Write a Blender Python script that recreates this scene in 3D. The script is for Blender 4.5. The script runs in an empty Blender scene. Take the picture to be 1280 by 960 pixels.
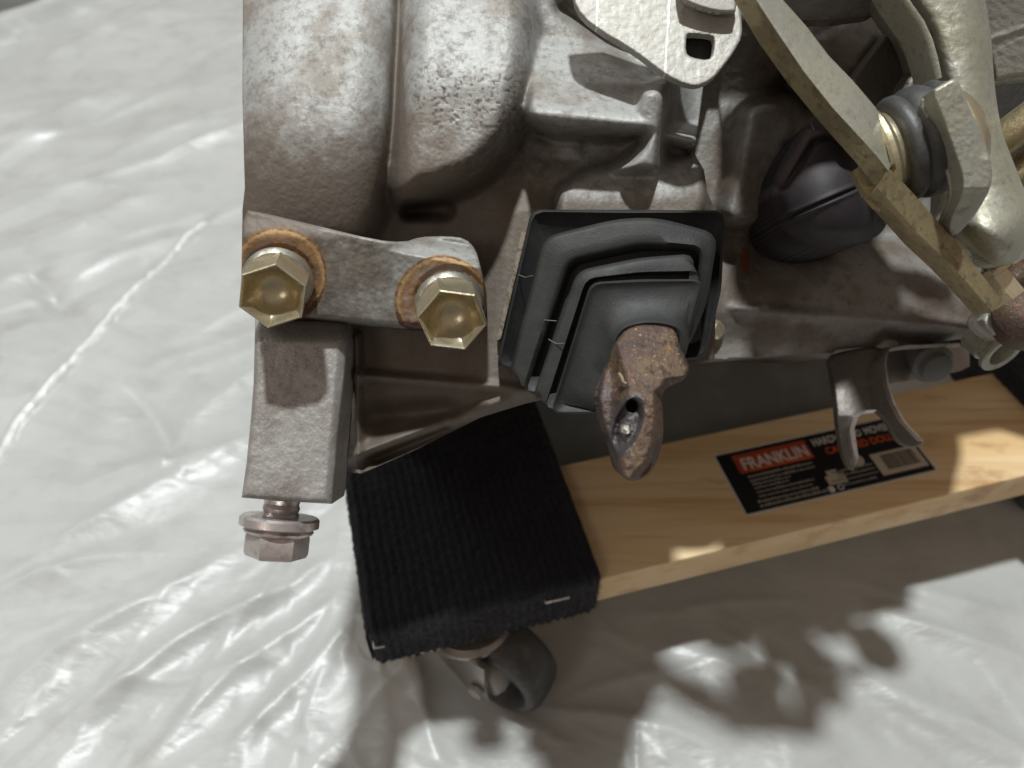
import bpy, bmesh, math, random
import numpy as np
from mathutils import Vector, Matrix
random.seed(4); rng=np.random.RandomState(7)
S=bpy.context.scene; COL=S.collection
# ---------------------------------------------------------------- camera
F=960.0; TH=math.radians(47.8)
CAM=np.array([0,0,.351])
AR=np.array([1.,0,0]); AU=np.array([0,math.sin(TH),math.cos(TH)]); AB=np.array([0,-math.cos(TH),math.sin(TH)])
cd=bpy.data.cameras.new('camera'); cam=bpy.data.objects.new('camera',cd); COL.objects.link(cam)
cam.location=CAM; cam.rotation_euler=(math.radians(90)-TH,0,0)
cd.sensor_width=36; cd.lens=27; cd.clip_start=.01; cd.clip_end=60
cd.dof.use_dof=True; cd.dof.focus_distance=.186; cd.dof.aperture_fstop=15
S.camera=cam
# ---------------------------------------------------------------- light
w=bpy.data.worlds.new('World'); S.world=w; w.use_nodes=True
nt=w.node_tree; bg=nt.nodes['Background']
tc=nt.nodes.new('ShaderNodeTexCoord'); sp=nt.nodes.new('ShaderNodeSeparateXYZ'); cr=nt.nodes.new('ShaderNodeValToRGB')
nt.links.new(tc.outputs['Generated'],sp.inputs[0])
mp=nt.nodes.new('ShaderNodeMapRange'); mp.inputs[1].default_value=-1; mp.inputs[2].default_value=1
nt.links.new(sp.outputs['Z'],mp.inputs[0]); nt.links.new(mp.outputs[0],cr.inputs[0]); nt.links.new(cr.outputs[0],bg.inputs[0])
cr.color_ramp.elements[0].position=.3; cr.color_ramp.elements[0].color=(.28,.225,.18,1)
cr.color_ramp.elements[1].position=.9; cr.color_ramp.elements[1].color=(.78,.645,.53,1)
bg.inputs[1].default_value=.35
def area(name,loc,target,size,power,color,shape='DISK',sy=None):
    l=bpy.data.lights.new(name,'AREA'); l.shape=shape; l.size=size; l.energy=power; l.color=color
    if sy: l.size_y=sy
    o=bpy.data.objects.new(name,l); COL.objects.link(o); o.location=loc
    d=Vector(target)-Vector(loc); o.rotation_euler=d.to_track_quat('-Z','Y').to_euler(); return o
area('ceiling_lamp',(-.05,.38,2.3),(0,.15,.1),.11,53,(.95,1,.99))
area('rear_ceiling_lamp',(-.36,1.40,2.2),(0,.15,.15),.10,7,(.93,1,.99))
area('ceiling_tube_lamp',(-1.6,.9,1.9),(0,.15,.1),1.2,7,(.97,.99,1),'RECTANGLE',.12)
area('work_lamp',(-.9,-1.1,1.3),(0,.15,.1),.5,2.4,(1,.90,.80))
S.view_settings.view_transform='Standard'; S.view_settings.look='None'; S.view_settings.exposure=0.0; S.view_settings.gamma=1
S.render.engine='CYCLES'
# ---------------------------------------------------------------- helpers
def P(px,py,d):
    px=np.asarray(px,float);py=np.asarray(py,float);d=np.asarray(d,float)
    x=(px-640)/F*d; y=(480-py)/F*d
    return CAM+x[...,None]*AR+y[...,None]*AU-d[...,None]*AB
def V(x,y,z): return x*AR+y*AU+z*AB
def hit(px,py,z):
    r=(px-640)/F*AR+(480-py)/F*AU-AB
    return CAM+r*((z-CAM[2])/r[2])
def unit(v): v=np.asarray(v,float); return v/np.linalg.norm(v)
_L=rng.rand(8,256,256)
def vn(x,y,seed=0):
    L=_L[seed%8]; xi=np.floor(x).astype(int); yi=np.floor(y).astype(int); fx=x-xi; fy=y-yi
    fx=fx*fx*(3-2*fx); fy=fy*fy*(3-2*fy)
    g=lambda a,b:L[(a+17*seed)%256,(b+31*seed)%256]
    return (g(xi,yi)*(1-fx)+g(xi+1,yi)*fx)*(1-fy)+(g(xi,yi+1)*(1-fx)+g(xi+1,yi+1)*fx)*fy
def fbm(x,y,o=4,seed=0):
    s=0;a=.5;t=0
    for k in range(o): s=s+a*(vn(x*2**k,y*2**k,seed+k)-.5); t+=a; a*=.55
    return s/t*2
def ss(a,b,x): t=np.clip((x-a)/(b-a),0,1); return t*t*(3-2*t)
def sdp(X,Y,poly):
    n=len(poly); d=np.full(X.shape,1e9); ins=np.zeros(X.shape,bool)
    for i in range(n):
        x0,y0=poly[i][:2]; x1,y1=poly[(i+1)%n][:2]; ex,ey=x1-x0,y1-y0
        t=np.clip(((X-x0)*ex+(Y-y0)*ey)/(ex*ex+ey*ey+1e-12),0,1)
        d=np.minimum(d,(X-x0-t*ex)**2+(Y-y0-t*ey)**2)
        c=((y0>Y)!=(y1>Y)); 
        with np.errstate(divide='ignore',invalid='ignore'): xi=(x1-x0)*(Y-y0)/((y1-y0) if y1!=y0 else 1e-12)+x0
        ins^=c&(X<xi)
    return np.where(ins,-1,1)*np.sqrt(d)
def sdl(X,Y,a,b):
    ex,ey=b[0]-a[0],b[1]-a[1]; t=np.clip(((X-a[0])*ex+(Y-a[1])*ey)/(ex*ex+ey*ey),0,1)
    return np.hypot(X-a[0]-t*ex,Y-a[1]-t*ey),t
def chaikin(p,n=2):
    p=np.array(p,float)
    for _ in range(n):
        q=np.roll(p,-1,0); p=np.stack([.75*p+.25*q,.25*p+.75*q],1).reshape(-1,p.shape[1])
    return p
def smin(a,b,k):
    h=np.clip(.5+.5*(b-a)/k,0,1); return b*(1-h)+a*h-k*h*(1-h)
def blur(A,s):
    r=int(3*s)+1; k=np.exp(-.5*(np.arange(-r,r+1)/s)**2); k/=k.sum()
    for ax in (0,1):
        B=np.pad(A,[(r,r) if i==ax else (0,0) for i in (0,1)],mode='edge')
        A=sum(k[j]*np.take(B,np.arange(j,j+A.shape[ax]),axis=ax) for j in range(2*r+1))
    return A
def mk(name,verts,faces,mat,parent=None,smooth=True,angle=40,attrs=None):
    off=np.array(parent.matrix_world.translation) if parent is not None else np.zeros(3)
    verts=np.asarray(verts,float)
    origin=off if parent is not None else verts.mean(0)
    me=bpy.data.meshes.new(name); me.from_pydata([tuple(v) for v in (verts-origin)],[],[tuple(int(i) for i in f) for f in faces])
    if attrs:
        for k,v in attrs.items():
            a=me.attributes.new(k,'FLOAT','POINT'); a.data.foreach_set('value',np.asarray(v,np.float32))
    if smooth:
        me.polygons.foreach_set('use_smooth',[True]*len(me.polygons))
        if angle<180: me.set_sharp_from_angle(angle=math.radians(angle))
    me.materials.append(mat); me.update()
    o=bpy.data.objects.new(name,me); COL.objects.link(o)
    if parent is None: o.location=origin
    else:
        o.parent=parent
    return o
class Root: pass
def thing(name,label,cat,loc,group=None):
    o=bpy.data.objects.new(name,None); COL.objects.link(o); o.location=loc; o.empty_display_size=.02
    o['label']=label; o['category']=cat
    if group:o['group']=group
    o.matrix_world=Matrix.Translation(Vector(loc)); return o
def sub(o,parent):      # make o a sub-part of a part mesh whose local origin equals its thing's
    o.parent=parent; return o
def relief(name,poly,dfn,mat,parent=None,step=2.0,back=None,thick=.004,hole=None,attrs=None,angle=180,post=None):
    poly=np.array(poly,float)
    x0,y0=poly[:,0].min()-2*step,poly[:,1].min()-2*step; x1,y1=poly[:,0].max()+2*step,poly[:,1].max()+2*step
    X,Y=np.meshgrid(np.arange(x0,x1+step,step),np.arange(y0,y1+step,step))
    def sd(X,Y):
        s=sdp(X,Y,poly)
        if hole is not None: s=np.maximum(s,-sdp(X,Y,hole))
        return s
    s=sd(X,Y); ins=s<-.2*step
    cell=ins[:-1,:-1]|ins[1:,:-1]|ins[:-1,1:]|ins[1:,1:]
    used=np.zeros(X.shape,bool)
    for a in (slice(None,-1),slice(1,None)):
        for b in (slice(None,-1),slice(1,None)): used[a,b]|=cell
    mv=used&~ins
    for _ in range(3):
        mx,my=X[mv],Y[mv]; e=.4
        s0=sd(mx,my); gx=(sd(mx+e,my)-s0)/e; gy=(sd(mx,my+e)-s0)/e; g=np.maximum(np.hypot(gx,gy),.3)
        X[mv]=mx-s0*gx/g; Y[mv]=my-s0*gy/g
    s=sd(X,Y)
    D=dfn(X,Y,s)
    if post: D=post(D,X,Y,s)
    idx=-np.ones(X.shape,int); n=used.sum(); idx[used]=np.arange(n)
    V0=P(X[used],Y[used],D[used])
    a=idx[:-1,:-1][cell];b=idx[:-1,1:][cell];c=idx[1:,1:][cell];d=idx[1:,:-1][cell]
    Q=np.stack([a,d,c,b],1)
    E=np.concatenate([Q[:,[k,(k+1)%4]] for k in range(4)]); key=E[:,0]*n+E[:,1]; rk=E[:,1]*n+E[:,0]
    B=E[~np.isin(key,rk)]
    if back is None: VB=V0-AB*thick
    else:
        dep=-(V0-CAM)@AB; VB=V0-AB*np.maximum(back-dep,.001)[:,None]
    faces=np.concatenate([Q,Q[:,::-1]+n,np.stack([B[:,1],B[:,0],B[:,0]+n,B[:,1]+n],1)])
    at={k:np.tile(np.clip(f(X[used],Y[used]),0,1),2) for k,f in (attrs or {}).items()}
    return mk(name,np.concatenate([V0,VB]),faces,mat,parent,angle=angle,attrs=at)
def loft(name,rings,mat,parent=None,angle=35,cap=(True,True),closed=True):
    rings=[np.asarray(r,float) for r in rings]; n=len(rings[0]); vs=np.concatenate(rings); fs=[]
    for i in range(len(rings)-1):
        for j in range(n if closed else n-1):
            k=(j+1)%n; fs.append((i*n+j,i*n+k,(i+1)*n+k,(i+1)*n+j))
    ex=[]
    for e,ri in ((0,0),(1,len(rings)-1)):
        if cap[e]:
            c=len(vs)+len(ex); ex.append(rings[ri].mean(0))
            for j in range(n):
                k=(j+1)%n; a,b=ri*n+j,ri*n+k
                fs.append((c,b,a) if e==0 else (c,a,b))
    if ex: vs=np.concatenate([vs,np.array(ex)])
    o=mk(name,vs,fs,mat,parent,angle=angle)
    bm=bmesh.new(); bm.from_mesh(o.data); bmesh.ops.recalc_face_normals(bm,faces=bm.faces); bm.to_mesh(o.data); bm.free()
    o.data.set_sharp_from_angle(angle=math.radians(angle))
    return o
def frame(axis):
    a=unit(axis); u=np.cross(a,AU if abs(a@AU)<.9 else AR); u=unit(u); v=np.cross(a,u); return a,u,v
def lathe(name,c,axis,prof,mat,parent=None,n=48,angle=35,shape=None,rot=0,cap=(True,True)):
    a,u,v=frame(axis); th=np.linspace(0,2*np.pi,n,endpoint=False)+rot; R=[]
    for t,r in prof:
        rr=r*(shape(th-rot,t,r) if shape else 1)
        R.append(c+a*t+(rr*np.cos(th))[:,None]*u+(rr*np.sin(th))[:,None]*v if np.ndim(rr) else c+a*t+(rr*np.cos(th))[:,None]*u+(rr*np.sin(th))[:,None]*v)
    return loft(name,R,mat,parent,angle,cap)
def tube(name,pts,r,mat,parent=None,n=12):
    pts=np.array(pts,float); R=[]
    for i in range(len(pts)):
        t=unit(pts[min(i+1,len(pts)-1)]-pts[max(i-1,0)]); a,u,v=frame(t); th=np.linspace(0,2*np.pi,n,endpoint=False)
        rr=r[i] if np.ndim(r) else r
        R.append(pts[i]+rr*np.cos(th)[:,None]*u+rr*np.sin(th)[:,None]*v)
    return loft(name,R,mat,parent,60)
def box(name,o,ex,ey,ez,mat,parent=None,bev=.001,seg=2):
    o=np.array(o,float); c=[o+i*np.array(ex)+j*np.array(ey)+k*np.array(ez) for k in (0,1) for j in (0,1) for i in (0,1)]
    f=[(0,2,3,1),(4,5,7,6),(0,1,5,4),(1,3,7,5),(3,2,6,7),(2,0,4,6)]
    ob=mk(name,c,f,mat,parent,smooth=False)
    bm=bmesh.new(); bm.from_mesh(ob.data); bmesh.ops.recalc_face_normals(bm,faces=bm.faces)
    if bev: bmesh.ops.bevel(bm,geom=bm.edges[:],offset=bev,segments=seg,affect='EDGES',profile=.5)
    bm.to_mesh(ob.data); bm.free(); ob.data.polygons.foreach_set('use_smooth',[True]*len(ob.data.polygons)); ob.data.set_sharp_from_angle(angle=math.radians(30)); return ob
# ---------------------------------------------------------------- materials
def mat(name,base,rough=.5,metal=0,layers=(),bumps=(),rvar=None,attrs=(),spec=.5,coat=0,sheen=0,aniso=None):
    m=bpy.data.materials.new(name); m.use_nodes=True; t=m.node_tree; N=t.nodes; K=t.links; b=N['Principled BSDF']
    tc=N.new('ShaderNodeTexCoord')
    def noise(sc,det=4,ro=.55,vor=False,stretch=None):
        src=tc.outputs['Object']
        if stretch:
            mpn=N.new('ShaderNodeMapping'); mpn.inputs['Scale'].default_value=stretch[:3]
            if len(stretch)>3: mpn.inputs['Rotation'].default_value=(0,0,stretch[3])
            K.new(src,mpn.inputs[0]); src=mpn.outputs[0]
        if vor:
            n=N.new('ShaderNodeTexVoronoi'); n.inputs['Scale'].default_value=sc; K.new(src,n.inputs['Vector']); return n.outputs['Distance']
        n=N.new('ShaderNodeTexNoise'); n.inputs['Scale'].default_value=sc; n.inputs['Detail'].default_value=det; n.inputs['Roughness'].default_value=ro
        K.new(src,n.inputs['Vector']); return n.outputs['Fac']
    def ramp(s,lo,hi,amt=1):
        r=N.new('ShaderNodeMapRange'); r.interpolation_type='SMOOTHSTEP'; r.inputs[1].default_value=lo; r.inputs[2].default_value=hi; r.inputs[4].default_value=amt
        K.new(s,r.inputs[0]); return r.outputs[0]
    rgb=N.new('ShaderNodeRGB'); rgb.outputs[0].default_value=(*base,1); cur=rgb.outputs[0]
    rv=N.new('ShaderNodeValue'); rv.outputs[0].default_value=rough; rc=rv.outputs[0]
    mv_=N.new('ShaderNodeValue'); mv_.outputs[0].default_value=metal; mc=mv_.outputs[0]
    def mixc(f,c):
        nonlocal cur
        x=N.new('ShaderNodeMix'); x.data_type='RGBA'; K.new(f,x.inputs[0]); K.new(cur,x.inputs[6]); x.inputs[7].default_value=(*c,1); cur=x.outputs[2]
    def mixv(f,c,v):
        x=N.new('ShaderNodeMix'); x.data_type='FLOAT'; K.new(f,x.inputs[0]); K.new(c,x.inputs[2]); x.inputs[3].default_value=v; return x.outputs[0]
    for L in layers: # dict(sc,lo,hi,col,amt,r,m,vor,stretch)
        f=ramp(noise(L['sc'],L.get('det',5),L.get('ro',.6),L.get('vor',False),L.get('st')),L['lo'],L['hi'],L.get('amt',1))
        mixc(f,L['col'])
        if 'r' in L: rc=mixv(f,rc,L['r'])
        if 'm' in L: mc=mixv(f,mc,L['m'])
    for A in attrs: # dict(n,col,amt,r,m,brk)
        an=N.new('ShaderNodeAttribute'); an.attribute_name=A['n']; f=an.outputs['Fac']
        if 'brk' in A:
            nn=noise(A['brk'],6,.65); s=N.new('ShaderNodeMath'); s.operation='ADD'; K.new(f,s.inputs[0]); K.new(nn,s.inputs[1]); f=ramp(s.outputs[0],A.get('lo',.8),A.get('hi',1.15),A.get('amt',1))
        else: f=ramp(f,0,1,A.get('amt',1))
        mixc(f,A['col'])
        if 'r' in A: rc=mixv(f,rc,A['r'])
        if 'm' in A: mc=mixv(f,mc,A['m'])
    K.new(cur,b.inputs['Base Color']); K.new(mc,b.inputs['Metallic'])
    if rvar:
        n=noise(rvar[0],5); a=N.new('ShaderNodeMath'); a.operation='MULTIPLY_ADD'; K.new(n,a.inputs[0]); a.inputs[1].default_value=rvar[1]; K.new(rc,a.inputs[2])
        s2=N.new('ShaderNodeMath'); s2.operation='SUBTRACT'; K.new(a.outputs[0],s2.inputs[0]); s2.inputs[1].default_value=rvar[1]*.5; s2.use_clamp=True; rc=s2.outputs[0]
    K.new(rc,b.inputs['Roughness']); b.inputs['Specular IOR Level'].default_value=spec
    b.inputs['Coat Weight'].default_value=coat; b.inputs['Coat Roughness'].default_value=.25
    b.inputs['Sheen Weight'].default_value=sheen
    prev=None
    for B in bumps: # (scale,dist,strength,det,vor,stretch)
        bn=N.new('ShaderNodeBump'); bn.inputs['Distance'].default_value=B[1]; bn.inputs['Strength'].default_value=B[2]
        src=noise(B[0],B[3] if len(B)>3 else 4,.6,B[4] if len(B)>4 else False,B[5] if len(B)>5 else None)
        if len(B)>6: src=ramp(src,B[6][0],B[6][1])
        K.new(src,bn.inputs['Height'])
        if prev: K.new(prev,bn.inputs['Normal'])
        prev=bn.outputs['Normal']
    if prev: K.new(prev,b.inputs['Normal'])
    return m
BRN=(.175,.135,.108)
CAST=mat('cast_aluminium',(.375,.375,.37),.60,.30,
  layers=[dict(sc=60,lo=.42,hi=.66,col=(.18,.15,.12),amt=.75,r=.62,m=.25),dict(sc=330,lo=.46,hi=.68,det=9,ro=.78,col=(.10,.08,.062),amt=.65,m=.1,r=.7),dict(sc=1500,lo=.62,hi=.75,col=(.66,.66,.64),amt=.5,r=.35)],
  attrs=[dict(n='grime_shade',col=(.125,.097,.075),r=.62,m=.15,brk=260,lo=.50,hi=1.15,amt=.88),dict(n='pit',col=(.09,.07,.055),r=.8,m=0,amt=.8),dict(n='rust',col=(.27,.135,.050),r=.85,m=0,brk=300,lo=.62,hi=1.30,amt=.95),dict(n='rust',col=(.42,.29,.15),r=.8,m=0,brk=750,lo=1.15,hi=1.5,amt=.8),dict(n='rust2',col=(.10,.045,.03),r=.9,m=0,brk=700,lo=.85,hi=1.2)],  # first two masks mix real dirt and pits with painted shade
  bumps=[(300,.0004,.18,5),(1400,.00018,.6,4),(3200,.00009,.5,3)],rvar=(600,.25))
CASTD=mat('grimy_cast_aluminium',(.23,.215,.20),.55,.35,
  layers=[dict(sc=45,lo=.38,hi=.62,col=(.13,.10,.078),m=.15,r=.65),dict(sc=260,lo=.48,hi=.7,det=9,ro=.75,col=(.075,.056,.042),amt=.65,m=.1),dict(sc=1300,lo=.63,hi=.75,col=(.5,.48,.45),amt=.35)],
  attrs=[dict(n='red',col=(.22,.05,.03),amt=.8,brk=500,r=.5)],
  bumps=[(220,.0008,.35,5),(1100,.00025,.6,4)],rvar=(500,.2))
BRIGHT=mat('bright_aluminium',(.39,.375,.345),.55,.30,layers=[dict(sc=350,lo=.5,hi=.75,col=(.30,.27,.23),amt=.5),dict(sc=1400,lo=.6,hi=.72,col=(.16,.14,.12),amt=.4,vor=False)],
  attrs=[dict(n='scratch',col=(.75,.75,.72),r=.4,amt=.7)],bumps=[(900,.0002,.6,4),(2500,.0001,.5,3)],rvar=(400,.25))
LEG=mat('machined_cast_aluminium',(.34,.325,.315),.5,.4,layers=[dict(sc=90,lo=.4,hi=.7,col=(.20,.165,.15),amt=.7),dict(sc=500,lo=.48,hi=.72,det=8,ro=.75,col=(.16,.135,.12),amt=.75,r=.75,m=.1),dict(sc=1500,lo=.5,hi=.7,det=6,ro=.75,col=(.62,.61,.60),amt=.45)],
  bumps=[(1200,.0002,.7,4),(400,.0003,.3,4)])
ZINC=mat('yellow_zinc_plating',(.64,.57,.39),.30,.85,layers=[dict(sc=120,lo=.45,hi=.65,col=(.62,.57,.45),amt=.8),dict(sc=180,lo=.55,hi=.7,col=(.62,.45,.42),amt=.4),dict(sc=900,lo=.58,hi=.75,col=(.30,.22,.12),amt=.5,r=.5)],
  attrs=[dict(n='rust',col=(.3,.14,.04),r=.8,m=.1,brk=500)],bumps=[(900,.00012,.5,4)],rvar=(500,.25))
ZINCS=mat('pale_zinc_plating',(.50,.49,.43),.33,.85,layers=[dict(sc=150,lo=.5,hi=.7,col=(.48,.40,.38),amt=.5),dict(sc=900,lo=.58,hi=.75,col=(.25,.2,.14),amt=.5,r=.5)],bumps=[(900,.00012,.5,4)],rvar=(500,.25))
ZINCP=mat('worn_zinc_plating',(.38,.365,.29),.48,.5,layers=[dict(sc=70,lo=.4,hi=.65,col=(.34,.335,.30),amt=.8,r=.58),dict(sc=350,lo=.50,hi=.68,det=8,ro=.75,col=(.17,.15,.11),amt=.6,r=.65,m=.4),dict(sc=1600,lo=.62,hi=.7,col=(.13,.11,.09),amt=.6)],
  bumps=[(700,.00025,.6,5),(2200,.0001,.5,3)],rvar=(400,.25))
ZINCB=mat('brown_zinc_plating',(.42,.35,.21),.42,.7,layers=[dict(sc=90,lo=.42,hi=.62,col=(.25,.20,.12),amt=.8,r=.55),dict(sc=500,lo=.5,hi=.7,col=(.12,.09,.055),amt=.6),dict(sc=160,lo=.58,hi=.72,col=(.55,.47,.26),amt=.6)],
  bumps=[(700,.0003,.7,5),(2200,.00012,.5,3)],rvar=(400,.25))
STEEL=mat('tarnished_steel',(.62,.57,.56),.38,.8,layers=[dict(sc=260,lo=.5,hi=.7,col=(.38,.27,.27),amt=.8,r=.45),dict(sc=900,lo=.55,hi=.7,col=(.65,.63,.6),amt=.5)],bumps=[(900,.00015,.5,4)],rvar=(500,.2))
RUST=mat('rusted_forged_steel',(.085,.052,.040),.60,.35,layers=[dict(sc=130,lo=.42,hi=.62,col=(.15,.098,.055),amt=.85),dict(sc=260,lo=.50,hi=.64,col=(.045,.028,.027),amt=.85),dict(sc=420,lo=.60,hi=.72,col=(.36,.13,.05),amt=.8),dict(sc=1500,lo=.60,hi=.70,col=(.42,.36,.28),amt=.6,r=.35)],
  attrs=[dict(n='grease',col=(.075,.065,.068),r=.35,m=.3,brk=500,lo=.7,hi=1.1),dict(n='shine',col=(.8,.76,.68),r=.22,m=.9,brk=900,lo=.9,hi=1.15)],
  bumps=[(350,.0008,.5,5),(1300,.00045,.7,5)],rvar=(700,.3))
RUBBER=mat('black_rubber',(.021,.022,.022),.58,0,layers=[dict(sc=120,lo=.45,hi=.7,col=(.034,.032,.029),amt=.8,r=.68),dict(sc=1500,lo=.66,hi=.76,col=(.12,.11,.10),amt=.6)],
  attrs=[dict(n='dust',col=(.10,.09,.075),r=.75,brk=300,lo=.7,hi=1.3,amt=.8)],bumps=[(250,.0003,.4,4),(2000,.00008,.5,3)],rvar=(300,.2),spec=.4)
RUBBERP=mat('aged_rubber',(.022,.018,.021),.60,0,layers=[dict(sc=90,lo=.45,hi=.7,col=(.040,.030,.034),amt=.7)],attrs=[dict(n='dust',col=(.12,.085,.08),r=.8,amt=.7)],bumps=[(250,.0003,.4,4)],spec=.4)
RUBBERG=mat('grey_black_rubber',(.040,.040,.040),.5,0,layers=[dict(sc=160,lo=.45,hi=.7,col=(.085,.085,.082),amt=.7)],bumps=[(300,.0004,.6,5),(1600,.0001,.5,3)],spec=.6)
DARKG=mat('dark_grey',(.10,.10,.095),.6,0,layers=[dict(sc=30,lo=.45,hi=.65,col=(.15,.145,.135),amt=.7)],bumps=[(100,.0006,.4,4)])
DARK=mat('gap_shade_black',(.03,.028,.026),.5,.4,bumps=[(400,.0004,.6,4)])  # black that stands in for shade in the hole and gap
DKMET=mat('dark_brown_steel',(.13,.115,.105),.5,.7,layers=[dict(sc=120,lo=.45,hi=.7,col=(.20,.17,.16),amt=.7),dict(sc=900,lo=.6,hi=.7,col=(.34,.32,.3),amt=.4)],bumps=[(500,.0003,.6,4)],rvar=(400,.2))
SHEETM=mat('bent_sheet_steel',(.40,.37,.345),.30,.9,layers=[dict(sc=80,lo=.45,hi=.65,col=(.30,.26,.235),amt=.7,r=.4)],bumps=[(400,.0001,.4,4)],rvar=(200,.2))
WOOD=mat('pine_board',(.76,.57,.34),.55,0,layers=[dict(sc=30,lo=.40,hi=.66,col=(.62,.40,.18),amt=.75,st=(.25,2.2,1)),dict(sc=90,lo=.5,hi=.68,col=(.50,.28,.11),amt=.6,st=(.10,2.2,1)),dict(sc=30,lo=.57,hi=.68,col=(.36,.19,.08),amt=.65,st=(.7,1.6,1)),dict(sc=500,lo=.5,hi=.8,col=(.70,.50,.28),amt=.4,st=(.06,2,1)),],
  bumps=[(500,.00025,.4,4,False,(.08,2,1))])
CARPET=mat('black_ribbed_carpet',(.012,.013,.019),.95,0,layers=[dict(sc=900,lo=.5,hi=.72,col=(.035,.036,.045),amt=.9),dict(sc=60,lo=.55,hi=.75,col=(.032,.032,.040),amt=.6)],bumps=[(2000,.0006,1,3)],spec=.25,sheen=.15)
FIBRE=mat('carpet_fibre',(.05,.052,.066),.9,0,layers=[dict(sc=300,lo=.5,hi=.7,col=(.075,.075,.085))],spec=.2)
SHEET=mat('pearly_plastic_sheet',(.405,.41,.405),.36,0,layers=[dict(sc=9,lo=.4,hi=.65,col=(.455,.46,.455),amt=.7),dict(sc=40,lo=.45,hi=.7,col=(.34,.34,.33),amt=.55,r=.4),dict(sc=20,lo=.63,hi=.72,col=(.36,.33,.28),amt=.3)],
  attrs=[dict(n='crease',col=(.78,.78,.76),r=.25,amt=.8)],
  bumps=[(24,.004,.25,3,False,(1,2.4,1,.55)),(130,.0008,.4,4,False,(1,2.6,1,.6)),(700,.00012,.35,4)],rvar=(60,.2),spec=.45,coat=.05)
SHEET.node_tree.nodes['Principled BSDF'].inputs['Subsurface Weight'].default_value=.15
SHEET.node_tree.nodes['Principled BSDF'].inputs['Subsurface Radius'].default_value=(.004,.004,.004)
CONC=mat('dark_concrete',(.10,.10,.098),.8,0,layers=[dict(sc=12,lo=.4,hi=.7,col=(.16,.155,.15))],bumps=[(120,.001,.5,6)])
def flat(name,c,r=.5,m=0): return mat(name,c,r,m,bumps=[(1500,.00003,.3,2)])
MLD=flat('mould_flash_grey',(.15,.14,.13),.5); BLK=flat('printed_black',(.012,.012,.013),.25); WHT=flat('printed_white',(.62,.60,.55),.3); REDP=flat('printed_red',(.36,.055,.025),.3); GRY=flat('printed_grey',(.30,.27,.23),.3); BEI=flat('printed_beige',(.50,.43,.33),.3); ORG=flat('printed_orange',(.62,.10,.02),.3)
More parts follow.
